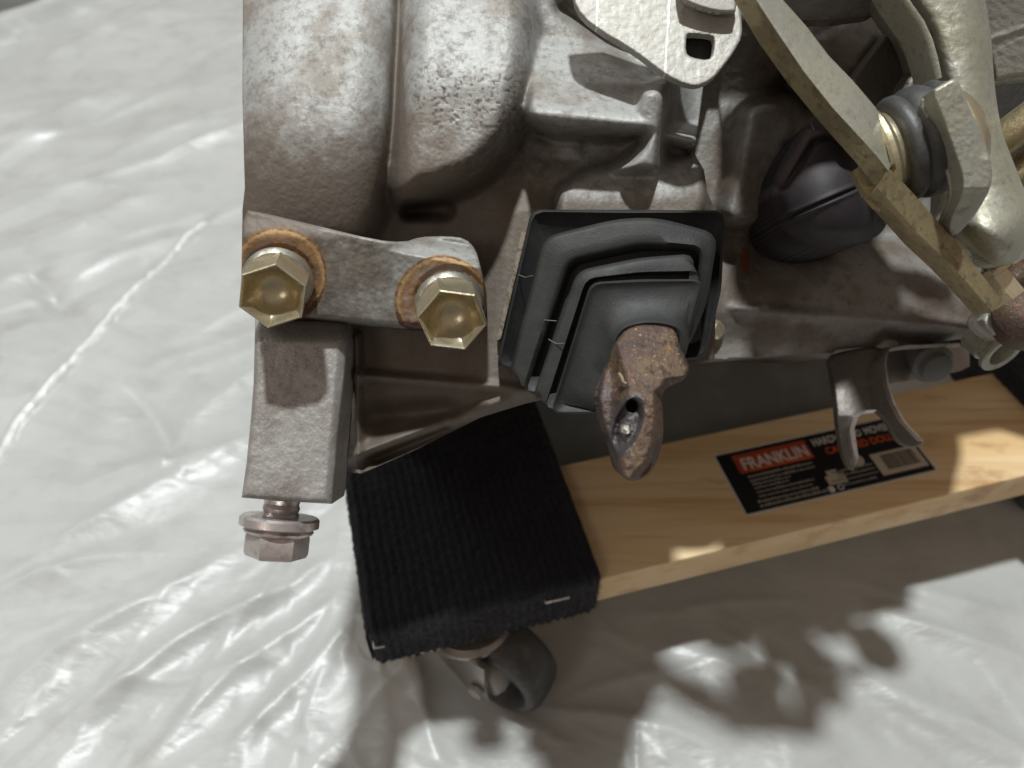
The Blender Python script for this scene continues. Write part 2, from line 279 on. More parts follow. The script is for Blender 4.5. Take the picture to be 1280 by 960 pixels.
# ---------------------------------------------------------------- setting: floor and sheet
fl=mk('floor',[(-4,-3,-.004),(4,-3,-.004),(4,6,-.004),(-4,6,-.004)],[(0,1,2,3)],CONC,smooth=False); fl['kind']='structure'
def build_sheet():
    # parametrised in floor metres; finer close to the camera
    n,m=760,620
    ux=np.linspace(-1,1,n); uy=np.linspace(0,1,m)
    gx=.55*ux+.65*ux**3; gy=-.12+.62*uy+1.0*uy**2.6
    X,Y=np.meshgrid(gx,gy)
    z=.002+.010*(fbm(X*3.2+3,Y*3.2+1,3,1)+.4)
    # long directional wrinkles
    def rid(x): return 1-np.abs(2*x-1)
    wx=X+.03*fbm(X*8,Y*8,2,2); wy=Y+.03*fbm(X*8+9,Y*8,2,3)
    for ang,sc,st,amp,sd_ in ((52,7,2.0,.005,1),(28,11,2.4,.0025,2),(8,8,3.0,.004,4)):
        a=math.radians(ang); p=wx*math.cos(a)+wy*math.sin(a); q=-wx*math.sin(a)+wy*math.cos(a)
        nz=vn(p*sc*.5+11,q*sc*st+7,sd_); k=rid(nz)**3
        if sd_==4: k=k*ss(.25,.5,Y)
        z+=amp*k*ss(.45,.62,vn(X*5+sd_*3,Y*5,sd_+3))
    cre=np.zeros(X.shape)
    folds=[((0,195),(170,115),.010,.006),((60,95),(230,20),.012,.008),((0,330),(150,285),.010,.005),((150,165),(300,158),.008,.004),((120,345),(260,305),.008,.004),
     ((40,340),(110,450),.008,-.006),((160,500),(228,590),.007,-.006),((45,700),(300,560),.010,.006),((0,905),(300,690),.009,.008),((60,960),(400,705),.008,.009),((200,960),(410,760),.008,.008),
     ((0,745),(200,690),.006,.004),((300,960),(425,800),.007,.007),((110,620),(330,545),.007,.005),((150,880),(330,855),.004,.003),((260,900),(380,640),.004,.003),
     ((560,850),(720,960),.008,.007),((640,880),(900,960),.008,.006),((760,790),(1010,770),.004,.002),((700,880),(930,850),.005,.003),((1080,770),(1280,860),.008,.006),((1050,850),(1280,960),.008,.006),((1110,735),(1280,800),.008,.004),((480,830),(560,960),.006,.007),((430,800),(520,900),.010,.008)]
    for a,b,wd,h in folds:
        A=hit(*a,0)[:2]; B=hit(*b,0)[:2]; sc=np.linalg.norm(A-CAM[:2]); L=np.linalg.norm(B-A)
        d,t=sdl(X+.012*fbm(X*14,Y*14,2,4),Y+.012*fbm(X*14+5,Y*14,2,5),A,B)
        w_=wd*(.5+sc*1.6); z+=h*(.5+sc)*np.exp(-(d/w_)**1.3)*np.sin(np.pi*np.clip(t*.9+.05,0,1))**.6
    A=hit(258,285,0)[:2]; B=hit(-10,605,0)[:2]
    d,t=sdl(X+.004*fbm(X*40,Y*40,2,6),Y,A,B); k=np.exp(-(d/.0024)**2)*(t>0.01)*(t<.995)
    z+=.0028*k*(.5+vn(X*260,Y*260,2)); cre=k*(.35+.9*vn(X*300,Y*300,3))
    A=hit(120,820,0)[:2]; B=hit(20,900,0)[:2]; d,t=sdl(X+.008*fbm(X*40,Y*40,2,6),Y,A,B); k2=np.exp(-(d/.003)**2); z+=.002*k2*vn(X*300,Y*300,4); cre=np.maximum(cre,k2*vn(X*300,Y*300,1)*.7)
    for p in ((215,590),(235,600),(90,50)):
        c=hit(*p,0)[:2]; r=np.hypot(X-c[0],Y-c[1]); z+=.002*np.exp(-(r/.004)**2)
    # many thin sharp creases fanning out from under the load
    rg=np.random.RandomState(11); fan=hit(430,640,0)[:2]
    for k in range(150):
        if k<85:
            px,py=rg.uniform(-40,430),rg.uniform(380,1000); c=hit(px,py,0)[:2]; dv=unit(c-fan); dv=unit(dv+rg.randn(2)*.28); L=rg.uniform(.02,.09); w_=rg.uniform(.0012,.0035); h=rg.uniform(.0003,.0013)*(1 if rg.rand()<.7 else -1)
        elif k<115:
            px,py=rg.uniform(-60,420),rg.uniform(-10,400); c=hit(px,py,0)[:2]; a=rg.randn()*.25+.55; dv=np.array([math.cos(a),math.sin(a)]); L=rg.uniform(.05,.20); w_=rg.uniform(.004,.012); h=rg.uniform(.0015,.0050)*(1 if rg.rand()<.7 else -1)
        else:
            px,py=rg.uniform(430,1320),rg.uniform(740,1000); c=hit(px,py,0)[:2]; a=rg.randn()*.35-.75; dv=np.array([math.cos(a),math.sin(a)]); L=rg.uniform(.02,.08); w_=rg.uniform(.0012,.003); h=rg.uniform(.0004,.0018)
        A=c-dv*L; B=c+dv*L; m_=(np.abs(X-c[0])<L+.03)&(np.abs(Y-c[1])<L+.03)
        if not m_.any(): continue
        x_,y_=X[m_],Y[m_]; x_=x_+.006*fbm(x_*25+k,y_*25,2,k%8); y_=y_+.006*fbm(x_*25,y_*25+k,2,(k+3)%8)
        d,t=sdl(x_,y_,A,B); e=(x_-A[0])*dv[1]-(y_-A[1])*dv[0]
        z[m_]+=h*np.exp(-np.abs(d)/w_*np.where(e>0,1,.4))*np.sin(np.pi*np.clip(t,.0,1))**.7
    z+=.0006*np.abs(fbm(X*60,Y*60,4,5))*ss(.40,.2,Y)
    z-=z.min(); 
    # keep it low under the dolly
    g0=hit(640,840,0)[:2]; z*= (1-.85*np.exp(-(np.hypot(X-g0[0],Y-g0[1])/.035)**2))
    keep=np.ones(X.shape,bool)
    e0=hit(0,40,0)[:2]; e1=hit(115,-8,0)[:2]; dd=unit(e1-e0); nn=np.array([-dd[1],dd[0]])
    side=(X-e0[0])*nn[0]+(Y-e0[1])*nn[1]+.02*fbm(X*9,Y*9,2,1)
    z+=.02*np.exp(-((side+.02)/.02)**2)
    idx=np.arange(X.size).reshape(X.shape); keep=side<.0
    cell=keep[:-1,:-1]&keep[1:,1:]&keep[1:,:-1]&keep[:-1,1:]
    Q=np.stack([idx[:-1,:-1][cell],idx[:-1,1:][cell],idx[1:,1:][cell],idx[1:,:-1][cell]],1)
    used=np.unique(Q); rm=-np.ones(X.size,int); rm[used]=np.arange(len(used)); Q=rm[Q]
    vs=np.stack([X.ravel(),Y.ravel(),z.ravel()],1)[used]
    o=mk('plastic_sheet',vs,Q,SHEET,angle=180,attrs={'crease':cre.ravel()[used]})
    o['label']='crumpled pearly white plastic sheet spread over the floor under the dolly'; o['category']='plastic sheet'
build_sheet()
# ---------------------------------------------------------------- dolly
BA=math.radians(14.7); bu=np.array([math.cos(BA),math.sin(BA),0]); bv=np.array([-math.sin(BA),math.cos(BA),0]); bz=np.array([0,0,1.])
ZB=CAM[2]-.270                       # top of the bare board
b0=hit(760,722,ZB)
dol=thing('moving_dolly','wooden moving dolly with a black carpeted cross board and label, under the gearbox','dolly',(float(b0[0]),float(b0[1]),0))
BW=.0558; BT=.019
uL,uR=-.075,.30
board=box('board',b0+bu*uL-bz*BT,bu*(uR-uL),bv*BW,bz*BT,WOOD,dol,.0012)
# second long board on the far side
box('board',b0+bu*uL-bz*BT+bv*.30,bu*(uR-uL),bv*BW,bz*BT,WOOD,dol,.0012)
ZC=ZB+.006; ZCb=ZB-BT-.0015
c1=hit(468,826,ZCb); c2=hit(741,744,ZCb)
def carpet_board(name,o,L,W,T,parent,dens=.00075,ribs=True,label=None):
    # sheet wrapped over top and near face and both sides: profile round the section, swept along its width
    prof=[]; r=.004
    # section across v (near-far): start bottom near, up the near face, over the top
    ys=[(0.0,0)];
    pts=[(0,-T)]
    n=int((T-r)/dens/1.2)
    for i in range(n+1): pts.append((0,-T+(T-r)*i/n))
    for k in range(1,6): a=k/5*math.pi/2; pts.append((r-r*math.cos(a),-r+r*math.sin(a)))
    n=int((L-r)/dens/1.4)
    for i in range(1,n+1): pts.append((r+(L-r)*i/n,0))
    pts=np.array(pts); 
    nrm=[]
    for i in range(len(pts)):
        t=pts[min(i+1,len(pts)-1)]-pts[max(i-1,0)]; t/=np.linalg.norm(t); nrm.append((-t[1],t[0]))
    nrm=np.array(nrm)
    # across u: from left face bottom, over the top, right face
    m=int(W/dens); us=np.linspace(0,W,m+1)
    arc=np.concatenate([[0],np.cumsum(np.linalg.norm(np.diff(pts,axis=0),axis=1))])
    Uu,Aa=np.meshgrid(us,arc)
    rib=(.5+.5*np.cos(2*np.pi*(Uu/.0033+.25*fbm(Aa*60,Uu*20,2,1))))*(.55+.6*vn(Aa*520,Uu*300,2))
    h=.0011*rib+.0008*vn(Uu*900,Aa*900,3)+.0005*fbm(Uu*90,Aa*90,2,4)
    edge=np.minimum(Uu,W-Uu); drop=np.where(edge<r,r-np.sqrt(np.maximum(r*r-(r-edge)**2,0)),0)
    v_=pts[:,0][:,None]+nrm[:,0][:,None]*h; z_=pts[:,1][:,None]+nrm[:,1][:,None]*h
    topw=ss(-r,0,pts[:,1])[:,None]
    z_=z_-drop*topw; v_=v_+drop*(1-topw)
    Vt=o+Uu[...,None]*bu+v_[...,None]*bv+z_[...,None]*bz
    idx=np.arange(Uu.size).reshape(Uu.shape)
    Q=np.stack([idx[:-1,:-1],idx[:-1,1:],idx[1:,1:],idx[1:,:-1]],-1).reshape(-1,4)
    vs=Vt.reshape(-1,3); fs=[tuple(q) for q in Q]
    # skirts on both sides with ribs
    N0=len(vs); ex=[]; 
    for side,col in ((0,idx[:,0]),(1,idx[:,-1])):
        base=N0+len(ex); k=0
        cols=[list(col)]
        depthn=8
        for j in range(1,depthn+1):
            row=[]
            for q in col:
                p=vs[q].copy(); zt=p[2]; zb=(o[2]-T)-.0004; p[2]=zt+(zb-zt)*j/depthn
                p+= (bu if side else -bu)*(.0008*random.random())
                row.append(N0+len(ex)); ex.append(p)
            cols.append(row)
        for j in range(depthn):
            for i in range(len(col)-1):
                a,b,c,d=cols[j][i],cols[j][i+1],cols[j+1][i+1],cols[j+1][i]
                fs.append((a,b,c,d) if side==0 else (a,d,c,b))
    vs=np.concatenate([vs,np.array(ex)])
    c=mk(name,vs,fs,CARPET,parent,angle=180)
    # fibres
    nf=45000; fv=[]; ff=[]
    ii=rng.randint(2,len(pts)-1,nf); jj=rng.randint(0,m,nf)
    for a,b in zip(ii,jj):
        p=Vt[a,b]; nn=nrm[a,0]*bv+nrm[a,1]*bz
        d=nn*(.0010+.0017*rng.rand())+bu*rng.randn()*.0008+bv*rng.randn()*.0008
        s=unit(rng.randn(3))*.00009; k=len(fv); fv+= [p-s,p+s,p+d]; ff.append((k,k+1,k+2))
    f=mk('carpet_fibres',fv,ff,FIBRE,parent,smooth=False); f['kind']='stuff'
    return c
Wc=float(np.linalg.norm((c2-c1)[:2])); 
oc=np.array([c1[0],c1[1],ZC])
oc=oc-bv*.001
wc=box('cross_board',np.array([c1[0],c1[1],ZCb])+bu*.002+bv*.002,bu*(Wc-.004),bv*.37,bz*(ZC-ZCb-.003),WOOD,dol,.001)
cpt=carpet_board('carpet_cover',oc,.37,Wc,ZC-ZCb,dol)
# far right cross board
rc0=hit(1231,467,ZB); ur=float((rc0-b0)@bu)
oc2=np.array([b0[0],b0[1],ZC])+bu*(ur+.004)-bv*.006
box('cross_board',oc2-bz*(ZC-ZCb)+bu*.002+bv*.002,bu*(.085),bv*.37,bz*(ZC-ZCb-.003),WOOD,dol,.001)
carpet_board('carpet_cover',oc2,.37,.089,ZC-ZCb,dol,dens=.0012)
# staples
def on_face(px,py):
    rr=(px-640)/F*AR+(480-py)/F*AU-AB; return CAM+rr*(((oc-CAM)@bv)/(rr@bv))
def staple(a,b):
    A=on_face(*a)-bv*.0016; B=on_face(*b)-bv*.0016
    tube('staple',[A+bv*.003,A-bv*.0006,B-bv*.0006,B+bv*.003],.00055,STEEL,dol,8)
staple((680,747),(709,740)); staple((467,803),(478,801))
for p in ((602,722),(650,728)):
    q=hit(*p,ZC-.002); tube('lint',[q,q+bz*.0015+bu*.001,q+bu*.0025+bz*.001],.0003,BEI,dol,6)
def on_board(px,py,dz=.0): return hit(px,py,ZB+dz)
# printed label
l0=on_board(886,570); lb=on_board(932,641); lr=on_board(1165,582)
LU=float((lr-lb)@bu); LV=float((l0-lb)@bv)
lab0=lb+bz*.0001-bv*.001
lab=box('sticker_label',lab0-bu*.0008-bv*.0008,bu*(LU+.0016),bv*(LV+.0016),bz*.0002,WHT,dol,0)
lab['label']='black printed label with red banner on the pale board'
def lbox(u0,v0,u1,v1,m,z,name='printed_block'):
    return sub(box(name,lab0+bu*u0*LU+bv*v0*LV+bz*(.00022+z),bu*(u1-u0)*LU,bv*(v1-v0)*LV,bz*.00006,m,dol,0),lab)
lbox(0,0,1,1,BLK,0,'black_print')
lbox(.075,.62,.47,.94,REDP,.00008,'red_banner')
for k,(u0,v0,u1,v1) in enumerate([(.50,.62,.60,.67)]): pass
def text(s,u,v,h,m,z=.00016,wid=None,sh=0):
    c=bpy.data.curves.new('printed_text','FONT'); c.body=s; c.size=h*LV; c.extrude=.00002; c.offset=h*LV*.02; c.shear=sh
    o=bpy.data.objects.new('tmp',c); COL.objects.link(o); bpy.context.view_layer.update()
    me=bpy.data.meshes.new_from_object(o.evaluated_get(bpy.context.evaluated_depsgraph_get())); bpy.data.objects.remove(o)
    co=np.array([tuple(q.co) for q in me.vertices]); k=wid*LU/(co[:,0].max()-co[:,0].min()) if wid else 1
    off=np.array(dol.matrix_world.translation)
    for q,a in zip(me.vertices,co):
        w_=lab0+bu*(u*LU+a[0]*k)+bv*(v*LV+a[1])+bz*(.0003+z+a[2]); q.co=Vector(w_-off)
    me.materials.clear(); me.materials.append(m); o=bpy.data.objects.new('printed_text',me); COL.objects.link(o); o.parent=lab; return o
text('FRANKLIN',.10,.67,.27,WHT,wid=.35)
lbox(.13,.625,.46,.655,ORG,.00012,'orange_stripe')
text("HARDWOOD",.50,.80,.17,WHT,wid=.27); text("MOVER'S",.79,.80,.17,WHT,wid=.17)
text('CARPETED DOLLY',.54,.62,.16,ORG,wid=.40)
# rows of tiny unreadable print as short strokes, one joined mesh
bmv=[];bmf=[]
def stroke(u0,v0,u1,v1):
    k=len(bmv); 
    for a,b in ((u0,v0),(u1,v0),(u1,v1),(u0,v1)): bmv.append(lab0+bu*a*LU+bv*b*LV+bz*.0004)
    bmf.append((k,k+1,k+2,k+3))
for v0,h,ua,ub in ((.53,.045,.10,.44),(.46,.04,.10,.44),(.40,.035,.10,.30),(.34,.035,.10,.28),(.27,.035,.10,.40),(.20,.03,.10,.38),(.12,.04,.08,.40),(.05,.05,.08,.44),(.30,.035,.50,.72),(.23,.035,.52,.72),(.16,.03,.52,.72),(.08,.03,.52,.70)):
    u=ua
    while u<ub:
        l_=.006+.012*random.random(); stroke(u,v0,min(u+l_,ub),v0+h*(.6+.4*random.random())); u+=l_+.004
ms=mk('small_print',bmv,bmf,GRY,dol,smooth=False); ms.parent=lab; ms['kind']='stuff'
# barcode
lbox(.735,.09,.985,.46,BEI,.0001,'barcode_panel')
bv_=[];bf_=[]
def stroke2(u0,v0,u1,v1):
    k=len(bv_)
    for a,b in ((u0,v0),(u1,v0),(u1,v1),(u0,v1)): bv_.append(lab0+bu*a*LU+bv*b*LV+bz*.00044)
    bf_.append((k,k+1,k+2,k+3))
u=.78
while u<.955:
    w_=random.choice([.002,.003,.005]); stroke2(u,.16,u+w_,.42); u+=w_+random.choice([.002,.003,.004])
mbar=mk('barcode',bv_,bf_,BLK,dol,smooth=False); mbar.parent=lab; mbar['kind']='stuff'
lbox(.455,.13,.555,.28,BEI,.00012,'pictogram'); lbox(.475,.28,.53,.36,BEI,.00012,'pictogram'); lbox(.47,.16,.54,.20,GRY,.0002,'pictogram')
ph=np.linspace(0,2*np.pi,24,endpoint=False)
def disc(u,v,ru,m,z=.0004,name='pictogram'):
    c=lab0+bu*u*LU+bv*v*LV+bz*z; R=ru*LU
    sub(loft(name,[c+np.cos(ph)[:,None]*bu*R+np.sin(ph)[:,None]*bv*R-bz*.00005,c+np.cos(ph)[:,None]*bu*R+np.sin(ph)[:,None]*bv*R],m,dol),lab)
disc(.66,.42,.035,BEI); disc(.45,.07,.018,WHT); disc(.50,.07,.016,WHT); disc(.50,.07,.010,BLK,.00048)
# castors
def castor(cx,cy,ax,parent_loc=None):
    root=dol
    R=.0255; ax=unit(ax); c=np.array([cx,cy,R+.0015]); tr=np.cross(ax,bz)*.014; tr=tr if tr[1]>0 else -tr
    w=lathe('wheel',c,ax,[(-.003,.005),(-.003,.0165),(-.009,.0185),(-.0102,.0200),(-.0102,.0225),(-.0090,.0243),(-.0060,R),(0,R+.0004),(.0060,R),(.0090,.0243),(.0102,.0225),(.0102,.0200),(.009,.0185),(.003,.0165),(.003,.005)],RUBBERG,root,64)
    sub(lathe('hub',c,ax,[(-.0125,.004),(-.0125,.0085),(-.0096,.010),(.0096,.010),(.0125,.0085),(.0125,.004)],BRIGHT,root,32),w)
    rd=np.cross(ax,bz); zt=ZCb-.0005
    fk=[]
    for s in (-1,1):
        p=c+ax*s*.0145
        rings=[]
        for t,wd in ((0,.006),(.25,.008),(.6,.012),(1,.018)):
            q=p+bz*((zt-.008-p[2])*t)+tr*t; q=q-bz*(.007*(1-t)) 
            rings.append([q-rd*wd-ax*.0011,q+rd*wd-ax*.0011,q+rd*wd+ax*.0011,q-rd*wd+ax*.0011])
        fk.append(loft('fork_side',rings,SHEETM,root,30))
    fkb=lathe('axle_bolt',c,ax,[(-.0185,.002),(-.0185,.0034),(-.0160,.0036),(-.0158,.0025),(.0158,.0025),(.0160,.0036),(.0185,.0034),(.0185,.002)],BRIGHT,root,6)
    c=c+tr
    lathe('swivel_plate',np.array([c[0],c[1],zt-.008]),bz,[(0,.019),(.002,.019),(.003,.016),(.0055,.016),(.006,.018),(.0065,.018)],SHEETM,root,40)
    box('mounting_plate',np.array([c[0],c[1],zt-.002])-bu*.025-bv*.014,bu*.05,bv*.028,bz*.002,SHEETM,root,.0004)
cw=hit(622,822,.027)
castor(cw[0],cw[1],(-.52,-.85,0))
cw2=oc+bu*Wc*.5+bv*.33
castor(cw2[0],cw2[1],(.3,.95,0))
q=oc2+bu*.045+bv*.03
castor(q[0],q[1],(-.2,.97,0)); q=oc2+bu*.045+bv*.33; castor(q[0],q[1],(.6,.8,0))
GSK=mat('dirty_gasket',(.24,.19,.14),.8,0,layers=[dict(sc=700,lo=.45,hi=.65,col=(.10,.08,.065))],bumps=[(1500,.0002,.5)])
# ---------------------------------------------------------------- gearbox
gb0=P(560,500,.33)
gb=thing('gearbox','grimy cast aluminium car gearbox with rubber boot and rusty bolts, resting on the dolly','gearbox',(float(gb0[0]),float(gb0[1]),float(ZC)))
def wall(s,k=.0012): return np.maximum(s,0)*k
def rnd(s,w,h): # rounding of a raised polygon near its edge (s<0 inside)
    t=np.clip((s+w)/w,0,1); return h*(1-np.sqrt(np.clip(1-t*t,0,1)))
BACK=.332
cast_poly=[(304,-70),(303,120),(306,235),(303,262),(303,380),(330,400),(442,402),(440,520),(434,590),(452,592),(520,562),(600,522),(655,505),(760,480),(880,452),(893,449),(898,270),(884,240),(880,212),(868,192),(880,100),(915,60),(915,-70)]
def cast_depth(X,Y,s):
    D=.2135+.00002*(Y-300)
    D=D+.004*ss(440,620,Y)
    D=D-.004*np.exp(-(((X-640)/60)**2+((Y-470)/50)**2))
    # recess right of the upper pocket
    D=D+.010*ss(835,870,X)*ss(230,150,Y)
    # barrel
    pb=[(270,-120),(500,-120),(494,120),(484,200),(472,262),(452,292),(400,300),(270,280)]
    s1=sdp(X,Y,pb); cx=395-.06*Y
    db=.1865+.009*np.clip(np.abs(X-cx-5)/97,0,1.4)**3.6+.011*np.clip((170-Y)/170,0,2)**1.7+.007*np.clip((Y-150)/130,0,1.5)**2.2
    D=smin(D,db+rnd(s1,14,.003)+wall(s1,.0004),.006)
    # dome with pitted skin
    pd=chaikin([(510,-140),(668,-140),(666,40),(660,110),(640,175),(600,222),(548,240),(500,252),(488,226),(498,120),(508,20)],2)
    s2=sdp(X,Y,pd)
    dd=.1860+.011*(np.clip((s2+34)/34,0,1))**2.2+.012*np.clip((110-Y)/110,0,2)**1.6*.6
    D=smin(D,dd+wall(s2,.0009),.005)
    # groove between them
    g,_=sdl(X,Y,(502,-120),(490,200)); D=np.where(g<30,D*1,D); D=D+.0015*np.exp(-(g/4)**2)
    # pocket under the dome
    g,_=sdl(X,Y,(512,262),(556,262)); D=D+.016*ss(13,5,g)
    # tall wall beside the dome
    pw=[(640,-120),(672,-120),(668,100),(664,150),(640,160)]
    # upper pocket face with lip
    pu=[(664,-140),(850,-140),(845,60),(824,150),(815,166),(700,163),(661,148)]
    s3=sdp(X,Y,pu); yl=145+.11*(X-662)
    du=.1885+.00023*np.clip(yl-14-Y,0,400)-.0022*np.exp(-((Y-yl+6)/11)**2)
    D=smin(D,du+rnd(s3,8,.003)+wall(s3,.0016),.0008)
    # concave bay under the lip
    g,_=sdl(X,Y,(690,185),(800,190)); D=D+.004*np.exp(-(g/22)**2)
    # bead in the bay
    g,_=sdl(X,Y,(672,182),(720,188)); D=D-.0025*np.exp(-(g/8)**2)
    # boss above the boot
    pl=[(690,300),(700,240),(722,222),(750,211),(800,204),(866,197),(881,212),(886,300)]
    s4=sdp(X,Y,pl); 
    dl=.1990+.022*(1-np.sqrt(np.clip(1-(np.clip(252-Y,0,70)/74)**2,0,1)))
    D=smin(D,dl+rnd(s4,6,.0018)+wall(s4,.0015),.0010)
    # flat pad carrying the boot
    pp=[(642,262),(905,262),(890,460),(610,470)]
    s5=sdp(X,Y,pp); D=smin(D,.2100+wall(s5,.00012),.003)
    # fin
    pf=[(838,96),(803,114),(796,140),(812,166),(803,184),(786,202),(768,214),(822,214),(826,170)]
    s6=sdp(X,Y,pf); D=smin(D,.1835+.00006*np.clip(Y-96,0,200)+rnd(s6,9,.004)+wall(s6,.0018),.0006)
    # stub
    g,_=sdl(X,Y,(824,166),(866,175)); D=smin(D,.1965+.010*(1-np.sqrt(np.clip(1-(g/10)**2,0,1)))+wall(g-10,.0016),.0006)
    # webs of the lower bay
    for a,b,wd,h in (((446,470),(650,486),6,.006),((436,572),(662,488),7,.006),((434,600),(600,530),6,.005),((445,420),(448,600),5,.008)):
        g,t=sdl(X,Y,a,b); D=D-h*(1-.55*t)*np.exp(-(g/wd)**2.6)
    g,_=sdl(X,Y,(470,520),(560,512)); D=D+.006*np.exp(-(g/16)**2)
    g,_=sdl(X,Y,(470,575),(560,538)); D=D+.006*np.exp(-(g/9)**2)
    # deep shadowed opening behind the square-hole tab
    g=np.maximum(np.abs(X-876),np.abs(Y-60)); D=D+.012*ss(44,24,g)
    # shallow channel
    g,_=sdl(X,Y,(708,10),(835,104)); D=D+.006*np.exp(-(g/11)**2)
    D=D+0
    return D
def cast_post(D,X,Y,s):
    D=blur(D,2.0)
    D=D+.00010*fbm(X/30,Y/30,3,1)+.00010*fbm(X/4,Y/4,3,2)
    dm=ss(500,530,X)*ss(668,640,X)*ss(250,225,Y)
    pit=np.clip(vn(X/3.4+.3*Y/9,Y/3.0,3)-.70,0,1)*3.3
    D=D+.00032*pit*dm*(.25+.75*np.exp(-((Y-125)/45)**2)) -.00022*np.clip(vn(X/3.2,Y/3.0,5)-.55,0,1)*2*dm*(.5+.5*ss(110,40,Y))
    return D
A_CAST={'grime_shade':lambda X,Y:-.35*ss(170,60,Y)+.9*np.exp(-((X-497)/9)**2)*ss(260,200,Y)+.3*ss(400,440,Y)+.35+.35*ss(150,260,Y)-.5*ss(650,700,X)*ss(270,230,Y)*ss(900,860,X)+.2*ss(835,870,X)-.25*ss(120,20,Y),  # dirt plus painted shade: groove, lower barrel and webs darker, lit top paler
  'pit':lambda X,Y:.45*np.exp(-((X-(502-.05*Y))/6)**2)*ss(240,200,Y)+(vn(X/3.4+.3*Y/9,Y/3.0,3)>.74)*ss(500,530,X)*ss(668,640,X)*ss(250,225,Y)*np.exp(-((Y-125)/50)**2),  # real pits on the dome, plus shade painted along the groove
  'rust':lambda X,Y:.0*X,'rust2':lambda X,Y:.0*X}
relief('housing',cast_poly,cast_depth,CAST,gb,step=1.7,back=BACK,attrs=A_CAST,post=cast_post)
# ear with two bolts
ear=[(303,262),(330,266),(400,283),(470,300),(505,303),(525,296),(560,295),(582,298),(595,312),(601,335),(606,360),(604,390),(590,405),(540,408),(470,404),(390,395),(322,394),(301,386),(302,330)]
ear=chaikin(ear,1)
BC=((348,352),(563,378))
def ear_d(X,Y,s):
    D=.1865+.00009*(Y-330)
    top=ss(0,22,(312+.20*(X-500))-Y)*ss(470,520,X)
    D=D+.012*np.clip(((318+.18*(X-510))-Y)/25,0,1)*ss(480,520,X)+rnd(s,4,.0012)
    # swell blending into the barrel
    D=D+.004*ss(300,262,Y)*ss(480,400,X)
    for c in BC:
        r=np.hypot(X-c[0],Y-c[1]); D=np.where(r<48,D+.00045*ss(48,44,r),D)
    return D+.00012*fbm(X/5,Y/5,3,2)+.0002*fbm(X/20,Y/20,3,4)
def ring(c,ri,ro):
    return lambda X,Y: ss(ro+6,ro-4,np.hypot(X-c[0],Y-c[1]))
def rustf(X,Y):
    o=0
    for c,ro in (((348,345),61),((553,379),60)):
        r=np.hypot(X-c[0],Y-c[1]); o=np.maximum(o,.80*ss(ro+4,ro-5,r)-.30*np.exp(-((r-ro*.74)/8)**2)+.35*np.exp(-((r-ro+3)/4)**2))
    return o
def rust2f(X,Y):
    o=0
    for c,ro in (((348,345),61),((553,379),60)):
        r=np.hypot(X-c[0],Y-c[1]); o=np.maximum(o,.55*np.exp(-((r-ro+2)/3)**2)+.6*ss(ro+2,ro-4,r)*ss(10,40,(Y-c[1])+(12 if c[0]>500 else 0)))
    return o
relief('bolt_lug',ear,ear_d,CAST,gb,step=1.6,back=.222,attrs={'grime_shade':lambda X,Y:.25+.45*ss(480,340,X+(Y-300)*.4)-.2*ss(480,520,X),'pit':lambda X,Y:0*X,'rust':rustf,'rust2':rust2f})  # dirt, plus the barrel's diagonal shadow painted over the left side
# leg
leg=[(319,398),(436,402),(431,470),(423,540),(418,600),(415,630),(364,627),(302,622),(308,580),(313,530),(317,480),(318,440)]
def leg_d(X,Y,s):
    D=.1985-.00001*(Y-400)+.000012*(X-300)
    D=D+.006*ss(430,398,Y)
    xr=436-.09*(Y-402)+ -.0*(Y)
    D=D+rnd(s,7,.0016)+.0010*ss(xr-12,xr-2,X)+.0003*fbm(X/30,Y/30,3,2)
    return D+.00008*fbm(X/4,Y/4,3,3)
relief('mounting_leg',leg,leg_d,LEG,gb,step=1.6,back=.2150,angle=55)
# bolts
def hexr(th,t,r,k=6): 
    a=np.mod(th,2*np.pi/k)-np.pi/k; v=math.cos(np.pi/k)/np.cos(a); return v
def cup_bolt(px,py,d,rot,axis):
    c=P(px,py,d); a=unit(V(*axis))
    f=lathe('bolt',c,a,[(-.006,.004),(0,.0045),(0,.0080),(.0007,.0085),(.0015,.0083),(.0024,.0077),(.0026,.006)],ZINCS,gb,56,cap=(True,True))
    sh=lambda th,t,r: hexr(th,t,r) if r>.0052 else np.full(th.shape,.97)
    def shp(th,t,r):
        h=hexr(th,t,r); k=min(max((r-.0058)/.0014,0),1) if t<.0105 else 1; return h*k+.93*(1-k)
    sub(lathe('bolt_head',c,a,[(.0018,.0079),(.0030,.0082),(.0100,.0083),(.0106,.0082),(.0109,.0079),(.0109,.0077),(.0106,.0075)]+[(.0040+.0064*(q/.0074)**2.8,q) for q in (.0073,.0071,.0068,.0064,.0059,.0053,.0046,.0038,.0028,.0018,.0008)],ZINC,gb,96,angle=32,shape=shp,rot=rot),f)
    return f
ax=(.13,-.46,.85)
cup_bolt(348,350,.1868,.35,ax); cup_bolt(562,379,.1875,-.12,ax)
# plain flange bolt in the foot
c=P(353,624,.2105); a=unit(V(-.10,-1,.06))
fb=lathe('bolt',c-a*.004,a,[(0,.0050)]+[(.0012*i+.0004,.0050 if i%2 else .0046) for i in range(1,7)]+[(.0085,.0050),(.0086,.0100),(.0092,.0106),(.0112,.0106),(.0116,.0096),(.0121,.0090),(.0125,.0094),(.0131,.0090),(.0136,.0080)],STEEL,gb,56)
def shp(th,t,r): return hexr(th,t,r)
sub(lathe('bolt_head',c-a*.004,a,[(.0134,.0083),(.0145,.0085),(.0186,.0085),(.0196,.0080),(.0200,.0068),(.0197,.0055)],STEEL,gb,72,shape=shp,rot=.25,angle=25),fb)
